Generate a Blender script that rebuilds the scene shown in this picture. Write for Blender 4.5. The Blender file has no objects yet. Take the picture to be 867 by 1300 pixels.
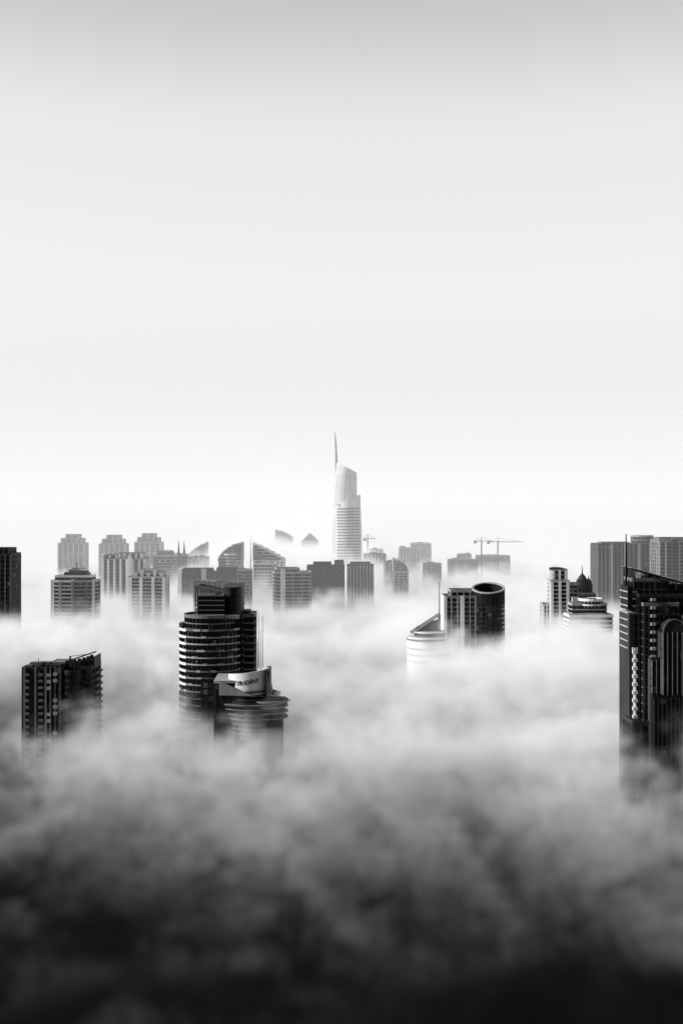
import bpy, math, random
from mathutils import Vector
random.seed(4)
sc=bpy.context.scene
sc.view_settings.view_transform='Standard'; sc.view_settings.look='None'; sc.view_settings.exposure=0
SUN_EL=24
# ---------------- world
w=bpy.data.worlds.new("World"); sc.world=w; w.use_nodes=True
nt=w.node_tree; bg=nt.nodes['Background']; L=nt.links
sky=nt.nodes.new('ShaderNodeTexSky'); sky.sky_type='NISHITA'; sky.sun_disc=False
sky.sun_elevation=math.radians(SUN_EL); sky.sun_rotation=math.radians(-90); sky.dust_density=1; sky.air_density=1
bw=nt.nodes.new('ShaderNodeRGBToBW'); L.new(sky.outputs[0],bw.inputs[0])
tc=nt.nodes.new('ShaderNodeTexCoord'); sp=nt.nodes.new('ShaderNodeSeparateXYZ'); L.new(tc.outputs['Generated'],sp.inputs[0])
rp=nt.nodes.new('ShaderNodeValToRGB'); L.new(sp.outputs[2],rp.inputs[0])
cr=rp.color_ramp; cr.interpolation='EASE'
stops=[(0,8.4),(.10,8.7),(.22,9.4),(.34,8.9),(.47,6.0),(.7,1.8),(1,.9)]
while len(cr.elements)<len(stops): cr.elements.new(.5)
for e,(p,v) in zip(cr.elements,stops): e.position=p; e.color=(v/10,)*3+(1,)
mu=nt.nodes.new('ShaderNodeMath'); mu.operation='MULTIPLY'; mu.inputs[1].default_value=8.75; L.new(rp.outputs[0],mu.inputs[0])
ma=nt.nodes.new('ShaderNodeMath'); ma.operation='MULTIPLY_ADD'; ma.inputs[1].default_value=.2; L.new(bw.outputs[0],ma.inputs[0]); L.new(mu.outputs[0],ma.inputs[2])
az=nt.nodes.new('ShaderNodeMapRange'); az.interpolation_type='SMOOTHSTEP'; L.new(sp.outputs[1],az.inputs[0])
for i,q in enumerate((-.7,.6,.16,1.0)): az.inputs[i+1].default_value=q
mz=nt.nodes.new('ShaderNodeMath'); mz.operation='MULTIPLY'; L.new(ma.outputs[0],mz.inputs[0]); L.new(az.outputs[0],mz.inputs[1])
L.new(mz.outputs[0],bg.inputs[0]); bg.inputs[1].default_value=0.1
# ---------------- sun
l=bpy.data.lights.new('sun','SUN'); l.energy=5; l.angle=math.radians(.5); so=bpy.data.objects.new('sun',l); sc.collection.objects.link(so)
so.rotation_euler=Vector((-1,-0.10,math.tan(math.radians(SUN_EL)))).to_track_quat('Z','Y').to_euler()
# ---------------- camera
c=bpy.data.cameras.new('camera'); co=bpy.data.objects.new('camera',c); sc.collection.objects.link(co); sc.camera=co
co.location=(0,0,250); co.rotation_euler=(math.radians(90),0,0); c.sensor_fit='VERTICAL'; c.sensor_height=36; c.lens=36; c.clip_end=200000; c.shift_y=10/1300
# ---------------- materials
MATS={}
def mat(name,base,rough=.8,var=.25,kind='plain',spec=.5):
    m=bpy.data.materials.new(name); m.use_nodes=True; t=m.node_tree; p=t.nodes['Principled BSDF']; k=t.links
    p.inputs['Roughness'].default_value=rough
    p.inputs['Specular IOR Level'].default_value=spec
    tcn=t.nodes.new('ShaderNodeTexCoord')
    if kind=='glass':
        mp=t.nodes.new('ShaderNodeMapping'); mp.inputs['Scale'].default_value=(1/2.3,1/2.3,1/3.5); k.new(tcn.outputs['Object'],mp.inputs[0])
        fl=t.nodes.new('ShaderNodeVectorMath'); fl.operation='FLOOR'; k.new(mp.outputs[0],fl.inputs[0])
        wn=t.nodes.new('ShaderNodeTexWhiteNoise'); wn.noise_dimensions='3D'; k.new(fl.outputs[0],wn.inputs['Vector'])
        r=t.nodes.new('ShaderNodeValToRGB'); k.new(wn.outputs['Value'],r.inputs[0]); r.color_ramp.interpolation='CONSTANT'
        st=[(0,base),(.45,base*2),(.75,base*.6),(.86,base*7),(.95,min(.6,base*25))]
        while len(r.color_ramp.elements)<5: r.color_ramp.elements.new(.5)
        for e,(q,v) in zip(r.color_ramp.elements,st): e.position=q; e.color=(v,v,v,1)
        k.new(r.outputs[0],p.inputs['Base Color'])
    else:
        n=t.nodes.new('ShaderNodeTexNoise'); n.inputs['Scale'].default_value=.12; n.inputs['Detail'].default_value=6; n.inputs['Roughness'].default_value=.65
        mp=t.nodes.new('ShaderNodeMapping'); mp.inputs['Scale'].default_value=(1,1,.35); k.new(tcn.outputs['Object'],mp.inputs[0]); k.new(mp.outputs[0],n.inputs['Vector'])
        mr=t.nodes.new('ShaderNodeMapRange'); k.new(n.outputs[0],mr.inputs[0]); mr.inputs[1].default_value=.3; mr.inputs[2].default_value=.7
        mr.inputs[3].default_value=base*(1-var); mr.inputs[4].default_value=min(.85,base*(1+var)); k.new(mr.outputs[0],p.inputs['Base Color'])
    MATS[name]=m; return m
mat('white_render',.72,.7,.15); mat('concrete',.36,.8,.3); mat('stone',.16,.8,.35); mat('dark_cladding',.028,.6,.4,spec=.2); mat('glass',.008,.14,kind='glass',spec=.2)
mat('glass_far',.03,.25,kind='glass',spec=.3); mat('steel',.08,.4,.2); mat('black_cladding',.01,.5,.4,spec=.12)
WH,CO,ST,DK,GL,GF,SL,BK='white_render','concrete','stone','dark_cladding','glass','glass_far','steel','black_cladding'
# ---------------- mesh builder
class MB:
    def __init__(s,name,u,D,yaw=0):
        s.name=name;s.u=u;s.D=D;s.S=D/1300.;s.yaw=yaw;s.v=[];s.f=[];s.m=[];s.ml=[]
    def x(s,u): return (u-s.u)*s.S
    def z(s,v): return 250-(v-660)*s.S
    def mi(s,m):
        if m not in s.ml: s.ml.append(m)
        return s.ml.index(m)
    def add(s,vs,fs,m):
        b=len(s.v); s.v+=vs; i=s.mi(m)
        for f in fs: s.f.append([b+k for k in f]); s.m.append(i)
    def prism(s,poly,z0,z1,m,zt=None):
        n=len(poly); vs=[(x,y,z0) for x,y in poly]+[(x,y,zt(x,y) if zt else z1) for x,y in poly]
        fs=[[i,(i+1)%n,n+(i+1)%n,n+i] for i in range(n)]+[list(range(n,2*n)),list(range(n-1,-1,-1))]
        s.add(vs,fs,m)
    def box(s,x0,x1,y0,y1,z0,z1,m,zt=None): s.prism([(x0,y0),(x1,y0),(x1,y1),(x0,y1)],z0,z1,m,zt)
    def loft(s,rings,m):
        n=len(rings[0]); vs=[p for r in rings for p in r]; fs=[]
        for j in range(len(rings)-1):
            for i in range(n): fs.append([j*n+i,j*n+(i+1)%n,(j+1)*n+(i+1)%n,(j+1)*n+i])
        fs.append([(len(rings)-1)*n+i for i in range(n)]); s.add(vs,fs,m)
    def beam(s,p,q,w,m,w2=None):
        p=Vector(p);q=Vector(q);d=(q-p).normalized(); a=d.cross(Vector((0,0,1)))
        if a.length<.01: a=Vector((1,0,0))
        a.normalize(); b=d.cross(a); w2=w if w2 is None else w2
        vs=[tuple(c+(a*i+b*j)*ww/2) for c,ww in((p,w),(q,w2)) for i,j in((-1,-1),(1,-1),(1,1),(-1,1))]
        s.add(vs,[[0,1,5,4],[1,2,6,5],[2,3,7,6],[3,0,4,7],[4,5,6,7],[3,2,1,0]],m)
    def ebox(s,a,b,t0,t1,o0,o1,z0,z1,m):
        ax,ay=a;bx,by=b;l=math.hypot(bx-ax,by-ay);dx,dy=(bx-ax)/l,(by-ay)/l;nx,ny=dy,-dx
        P=lambda t,o:(ax+dx*t+nx*o,ay+dy*t+ny*o)
        s.prism([P(t0,o1),P(t1,o1),P(t1,o0),P(t0,o0)],z0,z1,m)
    def facade(s,poly,z0,z1,fh=3.6,core=GL,slab=CO,sh=.9,so=.5,pier=CO,ps=5,pw=.8,po=.65,edges=None,parapet=1.2,roof=ST,d0=95):
        s.prism(poly,z0,z1,core)
        n=len(poly); zs=max(z0,d0)
        if slab:
            k=0
            while z1-k*fh>zs:
                zt=z1-k*fh; s.prism(offs(poly,so),zt-sh,zt+(0.05 if k==0 else 0),slab); k+=1
        for i in range(n):
            a,b=poly[i],poly[(i+1)%n]; l=math.hypot(b[0]-a[0],b[1]-a[1])
            if pier and (edges is None or i in edges):
                q=max(1,round(l/ps))
                for j in range(q+1 if n<8 else 1):
                    t=l*j/q; t=min(max(t,pw/2),l-pw/2) if n<8 else l/2
                    s.ebox(a,b,t-pw/2,t+pw/2,-.2,po,zs-2,z1+.02,pier)
            if parapet: s.ebox(a,b,-so*.3,l+so*.3,so-.35,so+.06,z1-.3,z1+parapet,slab or pier or core)
    def finish(s):
        me=bpy.data.meshes.new(s.name); me.from_pydata(s.v,[],s.f)
        for m in s.ml: me.materials.append(MATS[m])
        me.polygons.foreach_set('material_index',s.m); me.update()
        o=bpy.data.objects.new(s.name,me); sc.collection.objects.link(o)
        o.location=((s.u-433.5)*s.S,s.D,0); o.rotation_euler=(0,0,math.radians(s.yaw)); s.o=o; return o
def offs(poly,d):
    n=len(poly); r=[]
    for i in range(n):
        p0,p1,p2=poly[i-1],poly[i],poly[(i+1)%n]
        def nr(a,b):
            l=math.hypot(b[0]-a[0],b[1]-a[1]); return ((b[1]-a[1])/l,-(b[0]-a[0])/l)
        n1,n2=nr(p0,p1),nr(p1,p2); k=1+n1[0]*n2[0]+n1[1]*n2[1]
        k=max(k,.3); r.append((p1[0]+(n1[0]+n2[0])/k*d,p1[1]+(n1[1]+n2[1])/k*d))
    return r
def circ(cx,cy,r,n=32,a0=0,a1=360,ry=None):
    ry=ry or r; full=abs(a1-a0)>=360; m=n if full else n+1
    return [(cx+r*math.cos(math.radians(a0+(a1-a0)*i/n)),cy+ry*math.sin(math.radians(a0+(a1-a0)*i/n))) for i in range(m)]
def arcwall(cx,cy,r0,r1,a0,a1,n=8):
    return circ(cx,cy,r1,n,a0,a1)+circ(cx,cy,r0,n,a1,a0)
def rect(x0,x1,y0,y1): return [(x0,y0),(x1,y0),(x1,y1),(x0,y1)]
def roofstuff(b,x0,x1,y0,y1,z,n=5,hm=3.5,ms=(CO,DK,ST)):
    for i in range(n):
        ww=random.uniform(.12,.3)*(x1-x0); dd=random.uniform(.2,.4)*(y1-y0); cx=random.uniform(x0+ww/2,x1-ww/2); cy=random.uniform(y0+dd/2,y1-dd/2)
        b.box(cx-ww/2,cx+ww/2,cy-dd/2,cy+dd/2,z-.2,z+random.uniform(.35,1)*hm,random.choice(ms))
    b.beam((x0+(x1-x0)*.3,y0+2,z),(x0+(x1-x0)*.3,y0+2,z+hm*1.8),.25,SL)

# ======== near left tower
b=MB('apartment_tower',72,550)
X,Z=b.x,b.z
b.facade(rect(X(28),X(60),1.5,21),0,Z(850),3.5,slab=DK,so=.3,sh=.8,pier=DK,ps=3,pw=.7,po=.5,core=GL)
b.facade(rect(X(60),X(78),-2,21),0,Z(846),7,slab=DK,so=.25,sh=.6,pier=ST,ps=2.6,pw=.5,po=.6)
b.facade(circ(X(92),6,14*b.S+1,14,180,360,9)+[(X(106)+1,20),(X(78),20)],0,Z(853),3.5,slab=DK,so=.35,sh=1.3,pier=BK,ps=3,pw=.5,po=.5)
b.facade(rect(X(104),X(116),0,21),0,Z(848),3.5,slab=DK,so=.4,sh=1.0,pier=DK,ps=4,pw=.8,po=.5)
z=Z(858)
while z>95:
    b.box(X(116)+.3,X(116)+2.2,5,11,z,z+1.1,ST); b.box(X(116)+.3,X(116)+2.0,14,19,z,z+1.1,ST)
    b.box(X(31),X(37),0,1.4,z,z+1.2,ST); b.box(X(49),X(55),0,1.4,z,z+1.2,ST)
    if random.random()<.4: b.box(X(62),X(67),-3.2,-2.7,z,z+1.6,CO)
    if random.random()<.3: b.box(X(70),X(75),-3.2,-2.7,z+.5,z+2.2,CO)
    z-=3.5
for u in (30,44,57): b.box(X(u),X(u)+1.0,.2,1.4,90,Z(847),ST)
for k in range(9):
    a=180+k*20; cx,cy=X(97)+13*b.S*1.3*math.cos(math.radians(a)),10+8*math.sin(math.radians(a))
    b.box(cx-.9,cx+.9,cy-.5,cy+.5,Z(855),Z(842)+k*.45,DK)
b.prism(circ(X(97),10,6.5,20),Z(856),0,BK,zt=lambda x,y:Z(843)+(x-X(90))*.25)
b.box(X(112),X(118),4,19,Z(850),0,DK,zt=lambda x,y:Z(838)+(x-X(112))*.6)
b.box(X(64),X(80),4,16,Z(848),Z(842),ST); b.box(X(30),X(38),5,18,Z(852),Z(846),ST); b.box(X(44),X(58),8,18,Z(852),Z(847),DK)
b.beam((X(78),9,Z(843)),(X(119),6,Z(829)),.7,BK); b.beam((X(84),9,Z(848)),(X(84),9,Z(836)),.9,BK); b.beam((X(84),9,Z(836)),(X(106),7,Z(833)),.3,BK)
roofstuff(b,X(32),X(76),4,19,Z(848),7,2.5); b.finish()

# ======== round banded tower
b=MB('round_office_tower',269,580); X,Z=b.x,b.z; r=38.5*b.S
zt=Z(796)
b.prism(circ(0,0,r,48),0,zt,GL)
z=zt;k=0
while z>95:
    b.prism(circ(0,0,r+.9,48),z-.65,z,CO if k%3 else ST)
    b.prism(circ(0,0,r+.45,48),z-1.7,z-.7,BK)
    b.prism(arcwall(0,0,r+.3,r+1.1,176,226,10),z-1.1,z+.25,WH)
    for q in range(3):
        a=random.uniform(228,335); b.prism(arcwall(0,0,r+.3,r+1.0,a,a+random.uniform(6,16),4),z-.7,z+.4,CO)
    z-=3.75; k+=1
for a in range(180,361,9):
    cx,cy=(r+.3)*math.cos(math.radians(a)),(r+.3)*math.sin(math.radians(a)); b.box(cx-.3,cx+.3,cy-.3,cy+.3,90,zt,BK)
b.box(X(229),X(233),-4,4,0,Z(790),ST)
b.facade(rect(X(262),X(293),-r-1.6,-r+8),0,Z(858),3.75,slab=BK,so=.3,sh=.8,pier=DK,ps=3.4,pw=.5,po=.5)
b.facade(circ(0,0,r*.86,36),zt,Z(781),3.2,slab=ST,so=.7,sh=.6,pier=BK,pw=.5)
b.facade(rect(X(300),X(321),2,20),0,Z(782),3.75,slab=ST,so=.7,sh=.9,pier=BK,ps=6,pw=.8)
b.facade(rect(X(296),X(308),-6,6),0,Z(790),3.75,slab=DK,so=.4,sh=.9,pier=BK,ps=4,pw=.6)
b.box(X(300),X(316),4,16,Z(782),Z(776),DK)
y0,y1=-8,12; x0,x1=X(251),X(287)
b.box(x0+.8,x1,y0+.8,y1-.8,Z(783),Z(757),BK)
for i in range(13):
    xx=x0+(x1-x0)*i/12; b.box(xx-.25,xx+.25,y0,y0+.6,Z(783),Z(744)-(i/12)*3.6,DK); b.box(xx-.25,xx+.25,y1-.6,y1,Z(783),Z(744)-(i/12)*3.6,DK)
for v in (779,773,767,761,755): b.box(x0-.5,x1,y0-.4,y1+.4,Z(v)-.25,Z(v)+.25,ST if v!=779 else CO)
b.beam((x0-.6,y0,Z(743)),(x1+.3,y0,Z(751)),1.0,ST); b.beam((x0-.6,y1,Z(743)),(x1+.3,y1,Z(751)),1.0,ST); b.beam((x0,y0,Z(743)),(x0,y1,Z(743)),1,ST)
pl=circ(X(296),2,11.5*b.S*1.02,18,180,360,9)+[(X(307.5),14),(X(284.5),14)]
b.prism(pl,Z(784),0,BK,zt=lambda x,y:Z(742)+(y-14)*.06)
for v in (776,768,760,752): b.prism(offs(pl,.25),Z(v)-.25,Z(v)+.25,DK)
b.box(X(262),X(306),-13,-8,Z(783),Z(779),ST)
for u,v in ((327,779),(332,782),(323,790)): b.beam((X(u),8,Z(850)),(X(u),8,Z(v)),.45,SL,.2)
b.box(X(320),X(334),6,12,0,Z(862),ST)
b.finish()

# ======== sail crowned tower in front
b=MB('curved_roof_tower',318,520); X,Z=b.x,b.z
b.facade(rect(X(274),X(300),-4,14),0,Z(866),3.6,slab=BK,so=.3,sh=.9,pier=DK,ps=3.2,pw=.5,po=.5)
b.prism(rect(X(273),X(304),-5,14),Z(866)+.2,0,CO,zt=lambda x,y:Z(860)+(14-y)*-.05)
b.prism([(X(280),-6),(X(325),-9),(X(325),-7.8),(X(280),-4.8)],Z(880),0,ST,zt=lambda x,y:Z(862)-(x-X(280))*.42)
rr=27*b.S
b.prism(circ(X(318),3,rr*1.05,36),0,Z(888),GL)
n=26; out=[];inn=[]
for i in range(n+1):
    a=math.radians(195+150*i/n); out.append((X(316)+rr*math.cos(a),4+rr*math.sin(a))); inn.append((X(316)+(rr-.7)*math.cos(a),4+(rr-.7)*math.sin(a)))
for i in range(n):
    t=i/n; zl=Z(874)-t*4.6; zh=Z(856)+t*3.6
    b.prism([out[i],out[i+1],inn[i+1],inn[i]],zl,zh,WH)
b.prism(circ(X(316),4,rr-1.2,28),Z(890),Z(868),BK)
for v in (886,881,876): b.prism(circ(X(318),3,rr*1.02,36),Z(v)-.25,Z(v)+.35,DK)
b.prism([(X(338),-6),(X(343),-6),(X(343),10),(X(338),10)],Z(890),Z(849),DK)
b.prism([(X(340),-7),(X(346),-5),(X(346),6),(X(340),8)],Z(890),0,ST,zt=lambda x,y:Z(850)-(x-X(340))*5)
for i in range(7):
    y=-8+i*2.6; b.beam((X(340),y,Z(893)),(X(370)-abs(i-2)*.9,y-1,Z(887)),.9,ST,.3)
    b.beam((X(342),y,Z(878)),(X(356),y-1,Z(881)),.5,ST,.2)
for k,v in enumerate((893,899,905,911,917,923,929)):
    b.prism(circ(X(322),2,rr*1.12+max(0,(5-k*1.2)),36,ry=rr*1.1),Z(v)-.5,Z(v)+.3,DK if k%2==0 else BK)
    b.prism(circ(X(322),2,rr*1.12+max(0,(5-k*1.2))+.2,36,ry=rr*1.1+.2),Z(v)+.32,Z(v)+.6,ST)
b.prism(circ(X(340),0,8,24),0,Z(886),DK)
for v in (888,895,902,909): b.prism(circ(X(342),0,9.6,24),Z(v)-.4,Z(v)+.3,ST)
b.beam((X(330),4,Z(870)),(X(330),4,Z(800)),.45,SL,.2); b.beam((X(326),6,Z(870)),(X(326),6,Z(815)),.35,SL,.2)
o=b.finish()
fm=MATS[BK]
for i,ch in enumerate("TRIDENT"):
    a=math.radians(243+i*9); cu=bpy.data.curves.new('letter','FONT'); cu.body=ch; cu.size=2.9; cu.align_x='CENTER'; cu.extrude=.08; cu.offset=.05; cu.materials.append(fm)
    lo=bpy.data.objects.new('letter',cu); sc.collection.objects.link(lo); lo.parent=o
    lo.location=(X(316)+(rr+.15)*math.cos(a),4+(rr+.15)*math.sin(a),Z(868)+.25*i); lo.rotation_euler=(math.radians(90),0,a+math.pi/2)

# ======== domed cylinder tower
b=MB('cylindrical_tower',603,760); X,Z=b.x,b.z
b.facade(rect(X(565),X(604),0,20),0,Z(758),3.4,core=GL,slab=ST,so=.5,sh=.9,pier=CO,ps=4.6,pw=.9,po=.7)
b.facade(rect(X(573),X(606),5,22),0,Z(751),3.4,slab=CO,so=.4,sh=1,pier=CO,ps=5,pw=.8)
b.box(X(563),X(567),-1,20,0,Z(757),WH); b.box(X(584),X(589),-1.2,0,0,Z(756),WH)
cx,cy,r=X(621),6,20.5*b.S
zs=lambda x,y:Z(747.5)+(y-cy)*.26-(x-cx)*-.05
b.prism(circ(cx,cy,r-1,40),0,Z(764),GL)
N=48
for i in range(N):
    a,a2=2*math.pi*i/N,2*math.pi*(i+1)/N
    P=[(cx+q*math.cos(t),cy+q*math.sin(t)) for q,t in((r,a),(r,a2),(r-.9,a2),(r-.9,a))]
    b.prism(P,Z(768),0,BK,zt=zs)
    P=[(cx+q*math.cos(t),cy+q*math.sin(t)) for q,t in((r+.35,a),(r+.35,a2),(r-1.2,a2),(r-1.2,a))]
    vs=[(x,y,zs(x,y)-.1) for x,y in P]+[(x,y,zs(x,y)+.6) for x,y in P]
    b.add(vs,[[0,1,5,4],[1,2,6,5],[2,3,7,6],[3,0,4,7],[4,5,6,7]],CO)
    if i%2==0: b.beam((cx+(r+.1)*math.cos(a),cy+(r+.1)*math.sin(a),90),(cx+(r+.1)*math.cos(a),cy+(r+.1)*math.sin(a),zs(cx+r*math.cos(a),cy+r*math.sin(a))),.45,DK)
z=Z(770)
while z>100:
    b.prism(circ(cx,cy,r-.2,40),z-.9,z,DK); z-=3.4
roofstuff(b,X(568),X(600),4,18,Z(752),5,2.5); b.finish()

# ======== crescent white tower
b=MB('crescent_tower',543,700); X,Z=b.x,b.z; r=25.5*b.S
b.prism(circ(0,6,r,40),0,Z(809),WH); b.prism(circ(0,6,r+.5,40),Z(813),Z(811),ST)
for v in (822,830,838): b.prism(circ(0,6,r+.4,40),Z(v)-1,Z(v),CO)
b.prism(circ(2,8,r*.8,30),Z(809),Z(803),DK); b.prism(circ(2,8,r*.85,30),Z(804),Z(802.5),WH)
for y in (2,6,10,14):
    b.beam((X(522),y,Z(805)),(X(559),y,Z(781)),.7,CO); b.beam((X(559),y,Z(806)),(X(559),y,Z(781)),.7,CO)
    for t in (.25,.5,.75): b.beam((X(522+37*t),y,Z(805)),(X(522+37*t),y,Z(805-24*t)),.35,ST)
for t in (.15,.3,.45,.6,.75,.9): b.beam((X(522+37*t),2,Z(805-24*t)),(X(522+37*t),14,Z(805-24*t)),.4,ST)
b.box(X(530),X(558),4,13,Z(804),0,DK,zt=lambda x,y:Z(798)+(x-X(530))*.35)
b.beam((X(558),2,Z(810)),(X(558),2,Z(738)),.9,SL,.35)
b.finish()

# ======== right middle residential
b=MB('stepped_apartment_tower',708,900); X,Z=b.x,b.z
b.facade(rect(X(699),X(722),0,18),0,Z(738),3.5,slab=CO,so=.4,sh=1.1,pier=WH,ps=7,pw=2.2)
b.facade(rect(X(702),X(720),3,15),Z(738),Z(724),3.5,slab=ST,so=.4,sh=1.2,pier=WH,ps=6,pw=1.8)
b.facade(rect(X(722),X(734),2,18),0,Z(742),3.5,slab=CO,so=.4,sh=1.1,pier=ST,ps=4,pw=1.2)
b.facade(rect(X(690),X(699),3,16),0,Z(768),3.5,slab=CO,so=.4,sh=1.3,pier=WH,ps=4,pw=1)
b.box(X(700),X(716),4,12,Z(724),Z(721),DK)
roofstuff(b,X(701),X(721),4,14,Z(724),4,3); b.finish()
b=MB('spired_apartment_tower',742,930); X,Z=b.x,b.z
b.facade(rect(X(730),X(755),0,18),0,Z(754),3.5,slab=ST,so=.4,sh=1.2,pier=DK,ps=4,pw=1.2)
for x,v,ww in ((734,746,3.2),(741,736,4.2),(749,742,3.4)):
    b.facade(circ(X(x),7,ww*.9,12),Z(755),Z(v),3.5,slab=DK,pier=DK,pw=.6,sh=.8,so=.3,parapet=0)
    n=12; c0=circ(X(x),7,ww*1.05,n); rings=[[(p[0],p[1],Z(v)) for p in c0],[(X(x)+(p[0]-X(x))*.75,7+(p[1]-7)*.75,Z(v)+2.4) for p in c0],[(X(x)+(p[0]-X(x))*.2,7+(p[1]-7)*.2,Z(v)+5) for p in c0]]
    b.loft(rings,DK); b.beam((X(x),7,Z(v)+4.5),(X(x),7,Z(v)+(13 if x==741 else 8)),1.1,DK,.25)
b.finish()
b=MB('balconied_apartment_tower',749,850); X,Z=b.x,b.z
b.facade(rect(X(724),X(776),0,20),0,Z(782),3.6,slab=WH,so=1.4,sh=1.0,pier=DK,ps=6,pw=1.2,po=.8)
b.facade(rect(X(728),X(770),3,18),Z(782),Z(768),3.6,slab=CO,so=.9,sh=.9,pier=DK,ps=5,pw=1.0)
b.facade(circ(X(752),8,9,20),Z(768),Z(762),3.6,slab=WH,so=.8,sh=1,pier=ST,pw=.8)
roofstuff(b,X(728),X(768),4,16,Z(766),6,4); b.finish()
b=MB('ribbed_office_block',794,1150); X,Z=b.x,b.z
b.facade(rect(X(758),X(829),0,30),0,Z(692),3.8,core=GL,slab=DK,so=.3,sh=.7,pier=ST,ps=4.4,pw=1.1,po=.9,parapet=2)
b.facade(circ(X(819),14,12,24),Z(692),Z(681),3.8,slab=CO,pier=ST,pw=.6); b.box(X(765),X(800),6,24,Z(692),Z(688),ST)
for u in (775,792,810): b.box(X(u),X(u+2),-1.6,0,100,Z(690),CO)
b.finish()
b=MB('ribbed_office_block',860,1100); X,Z=b.x,b.z
b.facade(rect(X(836),X(905),0,30),0,Z(688),3.8,core=GL,slab=ST,so=.3,sh=.8,pier=CO,ps=7,pw=1.4,po=.8,parapet=3)
b.box(X(838),X(880),5,25,Z(688),Z(682),ST); b.facade(rect(X(852),X(858),-2.5,0),0,Z(684),3.8,slab=ST,pier=DK,ps=2); b.finish()

# ======== right near tower
b=MB('stepped_skyscraper',840,430); X,Z=b.x,b.z
b.facade(rect(X(811),X(905),0,18),0,Z(757),3.4,slab=DK,so=.35,sh=.8,pier=BK,ps=3.0,pw=.9,po=.6,core=GL)
b.facade(rect(X(806),X(812),1,17.5),0,Z(826),3.4,slab=WH,so=.9,sh=1.3,pier=WH,ps=5,pw=1.4,po=.5)
b.facade(rect(X(814),X(858),-3,0),0,Z(768),3.4,slab=ST,so=.25,sh=.4,pier=DK,ps=2.2,pw=.6,po=.5)
b.facade(rect(X(832),X(862),-9,-3),0,Z(800),3.4,slab=BK,so=.2,sh=.5,pier=ST,ps=1.9,pw=.3,po=.6)
b.facade(rect(X(820),X(832),-7,-3),0,Z(835),3.4,slab=DK,so=.3,sh=.8,pier=ST,ps=2.2,pw=.3)
b.facade(rect(X(862),X(905),-6,0),0,Z(783),3.4,slab=DK,so=.3,sh=.9,pier=BK,ps=2.5,pw=.7)
n=16
for i in range(n):
    a=math.pi*i/n;a2=math.pi*(i+1)/n; cx=X(847); R=4.6
    vs=[(cx+R*math.cos(t),y,Z(800)+R*math.sin(t)*1.15) for y in(-9.3,-3) for t in(a,a2)]
    b.add(vs+[(cx,-9.3,Z(800)),(cx,-3,Z(800))],[[0,1,3,2],[4,0,1],[5,3,2]],DK)
    b.beam((cx+R*1.03*math.cos(a),-9.4,Z(800)+R*1.18*math.sin(a)),(cx+R*1.03*math.cos(a2),-9.4,Z(800)+R*1.18*math.sin(a2)),.4,ST)
b.facade(rect(X(806),X(850),4,16),Z(757),Z(738),3.4,slab=ST,so=.4,sh=.6,pier=DK,ps=2.6,pw=.6)
b.facade(rect(X(850),X(905),5,16),Z(757),Z(748),3.2,slab=DK,so=.4,sh=.7,pier=DK,ps=2.6,pw=.6)
for y in (2,4.5,7,9.5,12,14.5,17):
    b.beam((X(803),y,Z(722)),(X(884),y,Z(744)),.4,DK); b.beam((X(806),y,Z(757)),(X(806),y,Z(723)),.45,DK)
    b.beam((X(832),y,Z(750)),(X(832),y,Z(730)),.35,DK); b.beam((X(860),y,Z(750)),(X(860),y,Z(738)),.35,DK)
for k in range(14):
    u=803+k*6; z=Z(722)-(u-803)*b.S*22/81; b.beam((X(u),1.5,z+.3),(X(u),17.5,z+.3),.3,ST)
b.beam((X(801),8,Z(765)),(X(801),8,Z(678)),.9,BK,.35)
b.box(X(799),X(805),3,14,Z(775),Z(745),BK); b.box(X(799.5),X(806),1.5,17,100,Z(762)-6,DK)
for v in range(752,830,9): b.box(X(798.5),X(811),3,15,Z(v)-.25,Z(v)+.25,CO)
b.facade(rect(X(798),X(818),-6,8),0,Z(916),3.4,slab=DK,so=.3,sh=.9,pier=DK,ps=3,pw=.6,parapet=1.4)
b.facade(rect(X(818),X(850),-12,-9),0,Z(880),3.4,slab=BK,so=.2,sh=.5,pier=DK,ps=1.9,pw=.45,po=.6)
for i in range(12): b.beam((X(800+i*1.4),-4+random.uniform(0,9),Z(916)),(X(800+i*1.4)+random.uniform(-.5,.5),-4+random.uniform(0,9),Z(916)+random.uniform(1,2.4)),.6,DK,.2)
z=Z(762)
while z>100:
    b.box(X(822),X(828),-4.6,-3.4,z,z+1.1,CO); b.box(X(866),X(878),-7.4,-6.2,z,z+1.1,ST); b.box(X(808),X(811)-.1,4,8,z,z+1.2,WH); z-=3.4
roofstuff(b,X(815),X(848),5,15,Z(738),5,3,(DK,BK,ST)); b.finish()

# ======== distant and middle skyline
def simple(name,u0,u1,v,D,dep=24,yaw=0,steps=(),**k):
    b=MB(name,(u0+u1)/2,D,yaw); h=(u1-u0)/2*b.S
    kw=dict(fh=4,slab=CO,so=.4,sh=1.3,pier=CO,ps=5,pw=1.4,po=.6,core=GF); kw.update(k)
    b.facade(rect(-h,h,0,dep),0,b.z(v),**kw); zz=b.z(v)
    for (a0,a1,vv) in steps:
        b.facade(rect(b.x(a0),b.x(a1),dep*.15,dep*.85),zz-.5,b.z(vv),**kw)
    if not steps: roofstuff(b,-h,h,1,dep-1,zz,4,4)
    return b
simple('office_tower',-20,14,704,900,28,steps=((-16,10,697),),slab=DK,pier=ST,sh=.9,core=GL,ps=5,pw=.6).finish()
b=MB('rounded_apartment_tower',93,1000); X,Z=b.x,b.z
pl=[(X(66),2),(X(78),-1),(X(94),-2.5),(X(110),-1),(X(119),2),(X(119),24),(X(66),24)]
b.facade(pl,0,Z(738),3.8,core=GL,slab=CO,so=1.2,sh=1.0,pier=ST,ps=11,pw=1.2,po=1.3)
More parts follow.
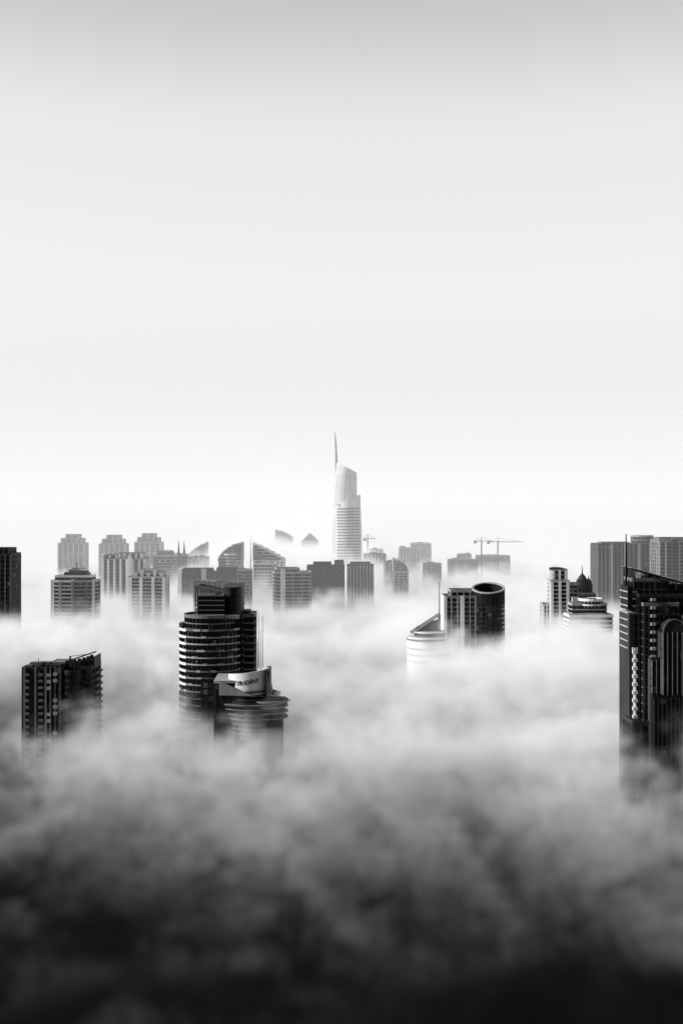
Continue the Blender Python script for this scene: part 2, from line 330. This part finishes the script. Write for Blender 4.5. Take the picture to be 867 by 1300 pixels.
for uu in (66,92,117): b.box(X(uu),X(uu+3),-3.6 if uu==92 else .2,4,0,Z(736),WH)
b.facade(rect(X(70),X(115),3,20),Z(738),Z(732),3.6,slab=WH,so=.8,sh=1,pier=DK,ps=5,pw=1); b.box(X(80),X(106),5,16,Z(732),Z(727),DK); roofstuff(b,X(72),X(112),5,18,Z(731),7,6); b.finish()
for a,q in ((74,0),(126,1),(171,-1)):
    simple('office_tower',a,a+33,690+q,1700,30,steps=((a+3,a+30,684+q),(a+9,a+25,679+q)),fh=5,sh=1.4,pw=1.6,ps=9,slab=ST,pier=CO).finish()
b=simple('apartment_tower',130,185,710,1250,26,steps=((130,165,705),(150,180,703)),slab=ST,so=.3,sh=.9,pier=WH,ps=8,pw=2.6,po=.9,fh=3.8,core=GL)
b.box(b.x(128),b.x(132),-1,26,0,b.z(703),WH); b.box(b.x(163),b.x(168),-3,0,0,b.z(706),WH); b.finish()
simple('apartment_tower',164,210,733,1080,24,steps=((170,206,728),(178,198,724)),slab=CO,so=.6,sh=1.2,pier=WH,ps=12,pw=3.2,po=.8,core=GL,fh=3.7).finish()
simple('apartment_tower',195,222,706,1400,24,steps=((200,217,700),),pier=ST).finish()
simple('apartment_tower',208,236,704,1500,24,slab=WH,pier=ST).finish()
b=simple('office_block',228,302,727,1250,30,slab=DK,pier=DK,core=GL,ps=7,pw=2.5,steps=((232,268,723),(275,300,722)),sh=1); b.box(b.x(256),b.x(262),-2,0,0,b.z(722),CO); b.box(b.x(226),b.x(231),-1,30,0,b.z(722),WH); b.finish()
simple('office_block',246,282,740,1120,24,slab=DK,pier=ST,core=GL,ps=5).finish()
b=simple('twin_spire_tower',223,236,706,1450,18,slab=ST,pier=DK)
for u in (226,233): b.beam((b.x(u),8,b.z(706)),(b.x(u),8,b.z(686)),3.6,DK,.4)
b.finish()
def sail(name,u0,u1,v0,v1,D,side,dep=22,m=CO,mast=True,arc=WH,p=2.0,fhh=3.6,glass=GF):
    b=MB(name,(u0+u1)/2,D); W=(u1-u0)*b.S; zb,zt=b.z(v1),b.z(v0); H=zt-zb; x0,x1=b.x(u0),b.x(u1)
    b.facade(rect(x0,x1,0,dep),0,zb,4,core=glass,slab=m,so=.4,sh=1.2,pier=m,ps=6,pw=1.4)
    n=max(4,int(H/fhh))
    for i in range(n):
        t=i/n; ww=W*max(0,1-t**p)**(1/p)
        a,c2=(x0,x0+ww) if side>0 else (x1-ww,x1)
        if ww>3: b.box(a+.6,c2-.6,.6,dep-.6,zb+H*t,zb+H*(i+1)/n-.5 ,glass)
        if ww>2: b.box(a,c2,0,dep,zb+H*(i+1)/n-.5,zb+H*(i+1)/n,m)
    pts=[]
    for i in range(17):
        a=math.pi/2*i/16; xx=W*1.03*math.cos(a)**(2/p); pts.append(((x0+xx) if side>0 else (x1-xx),zb+H*1.08*math.sin(a)**(2/p)))
    for y in (-.8,dep+.8):
        for q0,q in zip(pts,pts[1:]): b.beam((q0[0],y,q0[1]),(q[0],y,q[1]),1.5,arc)
    xs=x0 if side>0 else x1
    b.box(xs-1.5,xs+1.5,2,dep-2,zb,zt+3,m)
    if mast: b.beam((xs,dep/2,zt),(xs,dep/2,zt+9),.9,SL,.3)
    return b
sail('sail_roof_building',240,262,691,706,1650,-1,m=ST,arc=ST,p=1.3,glass=GF).finish()
simple('office_block',239,263,708,1480,22,slab=ST,pier=CO).finish()
b=sail('sail_roof_building',278,307,691,712,1380,-1,m=CO,mast=False,arc=CO,p=1.6,glass=GF); b.facade(circ(b.x(292),6,10,20),b.z(722),b.z(704),4,slab=WH,pier=ST,core=GF); b.facade(rect(b.x(279),b.x(288),-3,4),0,b.z(708),4,slab=CO,pier=DK); b.finish()
b=sail('sail_roof_building',322,361,692,712,1400,1,m=WH,p=1.1,arc=WH); b.beam((b.x(318),4,b.z(750)),(b.x(318),4,b.z(681)),2,SL,.5)
for t in (.2,.4,.6,.8): b.beam((b.x(322),-1.2,b.z(712-20*t)),(b.x(322+39*(1-t)),-1.2,b.z(712)),.9,ST)
b.finish()
simple('office_block',322,350,716,1280,22,slab=WH,pier=CO).finish()
simple('office_block',302,318,724,1200,22,slab=CO,pier=ST).finish()
b=simple('apartment_block',349,395,727,1150,26,yaw=8,slab=CO,so=.8,sh=1.3,pier=ST,ps=11,pw=2.6,core=GL,steps=((352,380,722),)); b.box(b.x(356),b.x(362),-1.6,0,0,b.z(722),WH); b.finish()
simple('office_block',390,437,719,1230,28,slab=BK,pier=DK,core=GL,ps=3.6,pw=1.4,steps=((398,420,715),(425,436,713))).finish()
simple('office_block',441,474,718,1250,24,slab=DK,pier=CO,ps=4,pw=1.6,steps=((445,470,715),),core=GL).finish()
b=simple('pyramid_roof_tower',383,404,687,1900,24,slab=CO,pier=CO,steps=((386,401,685),))
zz=b.z(686); h=14; b.loft([[(-h,0,zz),(h,0,zz),(h,26,zz),(-h,26,zz)],[(-1,12,b.z(677)),(1,12,b.z(677)),(1,14,b.z(677)),(-1,14,b.z(677))]],ST); b.finish()
sail('sail_roof_building',350,371,674,684,2050,1,m=CO,mast=False,arc=CO,glass=GF,p=1.4).finish()
for (a,c2,v,D) in ((462,490,704,1550),(488,514,714,1450),(507,533,696,1800),(522,547,690,2000),(470,486,698,1700),(538,560,716,1600)): simple('office_block',a,c2,v,D,26,slab=random.choice((CO,ST)),pier=random.choice((CO,ST)),fh=4.5,sh=1.4,ps=random.uniform(5,9),pw=2).finish()
sail('sail_roof_building',500,518,711,726,1400,1,m=CO,mast=False).finish()
for (a,c2,v,D) in ((570,606,711,1700),(606,647,706,1800),(582,598,704,1850)): simple('construction_building',a,c2,v,D,26,slab=ST,pier=DK,fh=4.5,sh=1,ps=6,pw=1.4,core=GL).finish()
def crane(u,v0,v1,D,jl,jr):
    b=MB('tower_crane',u,D); zb,zt=b.z(v1),b.z(v0); w_=1.6
    for dx in (-1,1):
        for dy in (-1,1): b.beam((dx*w_/2,10+dy*w_/2,0),(dx*w_/2,10+dy*w_/2,zt),.7,DK)
    z=zb-20
    while z<zt-3: b.beam((-.8,9.2,z),(.8,9.2,z+3),.4,DK); b.beam((.8,10.8,z),(-.8,10.8,z+3),.4,DK); z+=3
    b.beam((-jl*b.S,10,zt),(jr*b.S,10,zt),1.4,DK,.9); b.beam((0,10,zt),(0,10,zt+7),1.6,DK,.5)
    b.beam((0,10,zt+7),(jr*b.S*.8,10,zt+.6),.45,DK); b.beam((0,10,zt+7),(-jl*b.S*.9,10,zt+.6),.45,DK)
    b.box(-jl*b.S,-jl*b.S+5,8.5,11.5,zt-4,zt-.8,ST); b.finish()
crane(612,687,712,1700,10,14); crane(633,688,708,1750,14,32); crane(467,684,700,1650,6,10); crane(95,722,730,1180,6,12)

# ======== landmark tapering tower
b=MB('tapering_skyscraper',440,1500); X,Z=b.x,b.z
def ring(xl,xr,z,bul,zt=None,y0=0,y1=30):
    n=14; f=[]
    for i in range(n+1):
        t=i/n; xx=xl+(xr-xl)*t; f.append((xx,y0-bul*math.sin(math.pi*t)))
    k=[(xr-(xr-xl)*i/n, y1+bul*.6*math.sin(math.pi*i/n)) for i in range(n+1)]
    return [(x,y,zt(x) if zt else z) for x,y in f+k]
def xl(v):
    t=(v-587)/103; return X(427.5-6.8*min(1,math.sin(min(1,max(0,t))*math.pi/2)))
sl=lambda x:Z(587+(x-X(427))/(X(453)-X(427))*13)
rings=[ring(X(420.5),X(453.5),0,7)]+[ring(xl(v),X(453),Z(v),7) for v in range(700,604,-6)]
rings.append(ring(xl(590),X(453),0,7,zt=sl)); b.loft(rings,WH)
for i in range(1,9):
    t=i/9
    pts=[(xl(v)+(X(453)-xl(v))*t,-7*math.sin(math.pi*t)-.2,Z(v)) for v in (700,670,640,612,602)]
    for p,q in zip(pts,pts[1:]): b.beam(p,q,.35,WH)
xr=lambda v:X(457.2+2.3*min(1,(v-628)/60))
s2=lambda x:Z(641-(x-X(427))/(X(457)-X(427))*13)
rings=[ring(X(425),X(460),0,8,y0=-4,y1=22)]+[ring(X(425.5),xr(v),Z(v),8,y0=-4,y1=22) for v in (720,700,680,660,645)]
rings.append(ring(X(426.5),xr(628),0,8,y0=-4,y1=22,zt=s2)); b.loft(rings,WH)
z=Z(646)
while z>100:
    v=660+(250-z)/b.S
    for i in range(10):
        t0=.08+.84*i/10;t1=.08+.84*(i+1)/10; a=X(425.5);c2=xr(v)
        p=(a+(c2-a)*t0,-4-8*math.sin(math.pi*t0)-.3,z);q=(a+(c2-a)*t1,-4-8*math.sin(math.pi*t1)-.3,z); b.beam(p,q,1.5,ST)
    z-=4.3
b.beam((X(427),-8.5,Z(642)),(X(457),-5,Z(628.5)),1.6,WH)
b.beam((X(427.5),12,Z(600)),(X(426.5),12,Z(568)),5,CO,2.6); b.beam((X(426.5),12,Z(569)),(X(425.3),12,Z(548)),2.6,ST,1.0)
b.finish()

# ======== ground
bpy.ops.mesh.primitive_plane_add(size=160000); g=bpy.context.object; g.name='ground'
g.data.materials.append(mat('asphalt',.04,.9,.4))

# ======== fog
def fogmat(name,k,emi,grid=True,zlo=94,zhi=166,lo=.014):
    m=bpy.data.materials.new(name); m.use_nodes=True; t=m.node_tree; t.nodes.clear()
    out=t.nodes.new('ShaderNodeOutputMaterial'); pv=t.nodes.new('ShaderNodeVolumePrincipled')
    pv.inputs['Density Attribute'].default_value=''; pv.inputs['Color'].default_value=(1,1,1,1)
    pv.inputs['Emission Color'].default_value=(1,1,1,1); t.links.new(pv.outputs[0],out.inputs['Volume'])
    if grid:
        geo=t.nodes.new('ShaderNodeNewGeometry'); sp=t.nodes.new('ShaderNodeSeparateXYZ'); t.links.new(geo.outputs['Position'],sp.inputs[0])
        at=t.nodes.new('ShaderNodeAttribute'); at.attribute_name='density'
        mu=t.nodes.new('ShaderNodeMath'); mu.operation='MULTIPLY'; mu.inputs[1].default_value=k
        t.links.new(at.outputs['Fac'],mu.inputs[0]); t.links.new(mu.outputs[0],pv.inputs['Density'])
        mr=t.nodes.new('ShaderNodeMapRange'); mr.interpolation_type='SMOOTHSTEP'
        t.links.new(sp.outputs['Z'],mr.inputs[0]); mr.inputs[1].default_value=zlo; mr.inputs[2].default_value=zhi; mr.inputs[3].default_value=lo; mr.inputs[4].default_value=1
        cc=t.nodes.new('ShaderNodeCombineColor'); [t.links.new(mr.outputs[0],cc.inputs[i]) for i in range(3)]; t.links.new(cc.outputs[0],pv.inputs['Color'])  # shade of the deep fog put into its colour, darker towards the ground
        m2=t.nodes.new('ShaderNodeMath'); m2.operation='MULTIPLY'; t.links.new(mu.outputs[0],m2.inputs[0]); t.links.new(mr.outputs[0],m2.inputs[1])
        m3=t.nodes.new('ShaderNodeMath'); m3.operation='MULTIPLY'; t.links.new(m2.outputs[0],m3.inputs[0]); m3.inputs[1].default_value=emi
        t.links.new(m3.outputs[0],pv.inputs['Emission Strength'])  # added glow in place of multiply scattered light, weaker lower down
    else:
        pv.inputs['Density'].default_value=k; pv.inputs['Emission Strength'].default_value=k*emi  # haze given its own glow, standing in for scattered skylight
    return m
def fog(name,mn,mx,res,mat_):
    me=bpy.data.meshes.new(name); o=bpy.data.objects.new(name,me); sc.collection.objects.link(o)
    ng=bpy.data.node_groups.new(name,'GeometryNodeTree'); ng.interface.new_socket('Geometry',in_out='INPUT',socket_type='NodeSocketGeometry'); ng.interface.new_socket('Geometry',in_out='OUTPUT',socket_type='NodeSocketGeometry')
    N=ng.nodes; L=ng.links
    def put(sock,v):
        if isinstance(v,(int,float)): sock.default_value=v
        else: L.new(v,sock)
    def M(op,a,b=0.0,c=None):
        n=N.new('ShaderNodeMath'); n.operation=op; put(n.inputs[0],a); put(n.inputs[1],b)
        if c is not None: put(n.inputs[2],c)
        return n.outputs[0]
    def MR(v,a,b,c,d):
        n=N.new('ShaderNodeMapRange'); n.interpolation_type='SMOOTHSTEP'
        for i,q in enumerate((v,a,b,c,d)): put(n.inputs[i],q)
        return n.outputs[0]
    pos=N.new('GeometryNodeInputPosition').outputs[0]
    sp=N.new('ShaderNodeSeparateXYZ'); L.new(pos,sp.inputs[0]); X,Y,Z=sp.outputs
    def noise(sx,sy,sz,detail,rough=.5,dist=0.0,off=0):
        cb=N.new('ShaderNodeCombineXYZ'); put(cb.inputs[0],M('MULTIPLY_ADD',X,sx,off)); put(cb.inputs[1],M('MULTIPLY',Y,sy)); put(cb.inputs[2],M('MULTIPLY',Z,sz))
        n=N.new('ShaderNodeTexNoise'); L.new(cb.outputs[0],n.inputs['Vector']); n.inputs['Scale'].default_value=1; n.inputs['Detail'].default_value=detail; n.inputs['Roughness'].default_value=rough; n.inputs['Distortion'].default_value=dist
        return M('SUBTRACT',n.outputs[0],.5)
    def box2(xa,xb,xc,xd,ya,yb,yc,yd,amp):
        return M('MULTIPLY',M('MULTIPLY',MR(X,xa,xb,0,amp),MR(X,xd,xc,0,1)),M('MULTIPLY',MR(Y,ya,yb,0,1),MR(Y,yd,yc,0,1)))
    base=MR(Y,190,500,74,160)
    base=M('SUBTRACT',base,M('MULTIPLY',MR(X,-60,-170,0,30),MR(Y,600,720,1,0)))
    base=M('SUBTRACT',base,box2(-100,-60,-35,5,430,490,560,640,15))
    base=M('ADD',base,M('MULTIPLY',MR(X,50,130,0,8),MR(Y,550,700,1,0)))
    base=M('ADD',base,box2(20,60,130,210,560,660,850,1000,18))
    base=M('ADD',base,box2(-260,-200,-90,-30,1160,1290,1350,1450,14))
    bump=M('MULTIPLY',M('MULTIPLY',MR(X,-360,-160,0,1),MR(X,110,25,0,1)),MR(Y,1280,1480,0,40))
    base=M('ADD',base,M('ADD',bump,MR(Y,1350,1800,0,12)))
    n1=noise(.006,.008,.006,1); n2=noise(.014,.018,.022,8,.66,.8,7)
    top=M('ADD',base,M('ADD',M('MULTIPLY',n1,60),M('MULTIPLY',n2,MR(Y,350,1000,185,100))))
    n3=noise(.034,.034,.05,6,.68,2.0,31)
    dn=M('MULTIPLY',MR(M('SUBTRACT',top,Z),0,22,0,1),MR(n3,-.09,.08,.05,1))
    vc=N.new('GeometryNodeVolumeCube'); put(vc.inputs['Density'],dn); vc.inputs['Min'].default_value=mn; vc.inputs['Max'].default_value=mx
    for i,a in enumerate('XYZ'): vc.inputs['Resolution '+a].default_value=max(2,int((mx[i]-mn[i])/res))
    sm=N.new('GeometryNodeSetMaterial'); L.new(vc.outputs[0],sm.inputs[0]); sm.inputs['Material'].default_value=mat_
    go=N.new('NodeGroupOutput'); L.new(sm.outputs[0],go.inputs[0])
    md=o.modifiers.new('fog','NODES'); md.node_group=ng; me.materials.append(mat_)
    return o
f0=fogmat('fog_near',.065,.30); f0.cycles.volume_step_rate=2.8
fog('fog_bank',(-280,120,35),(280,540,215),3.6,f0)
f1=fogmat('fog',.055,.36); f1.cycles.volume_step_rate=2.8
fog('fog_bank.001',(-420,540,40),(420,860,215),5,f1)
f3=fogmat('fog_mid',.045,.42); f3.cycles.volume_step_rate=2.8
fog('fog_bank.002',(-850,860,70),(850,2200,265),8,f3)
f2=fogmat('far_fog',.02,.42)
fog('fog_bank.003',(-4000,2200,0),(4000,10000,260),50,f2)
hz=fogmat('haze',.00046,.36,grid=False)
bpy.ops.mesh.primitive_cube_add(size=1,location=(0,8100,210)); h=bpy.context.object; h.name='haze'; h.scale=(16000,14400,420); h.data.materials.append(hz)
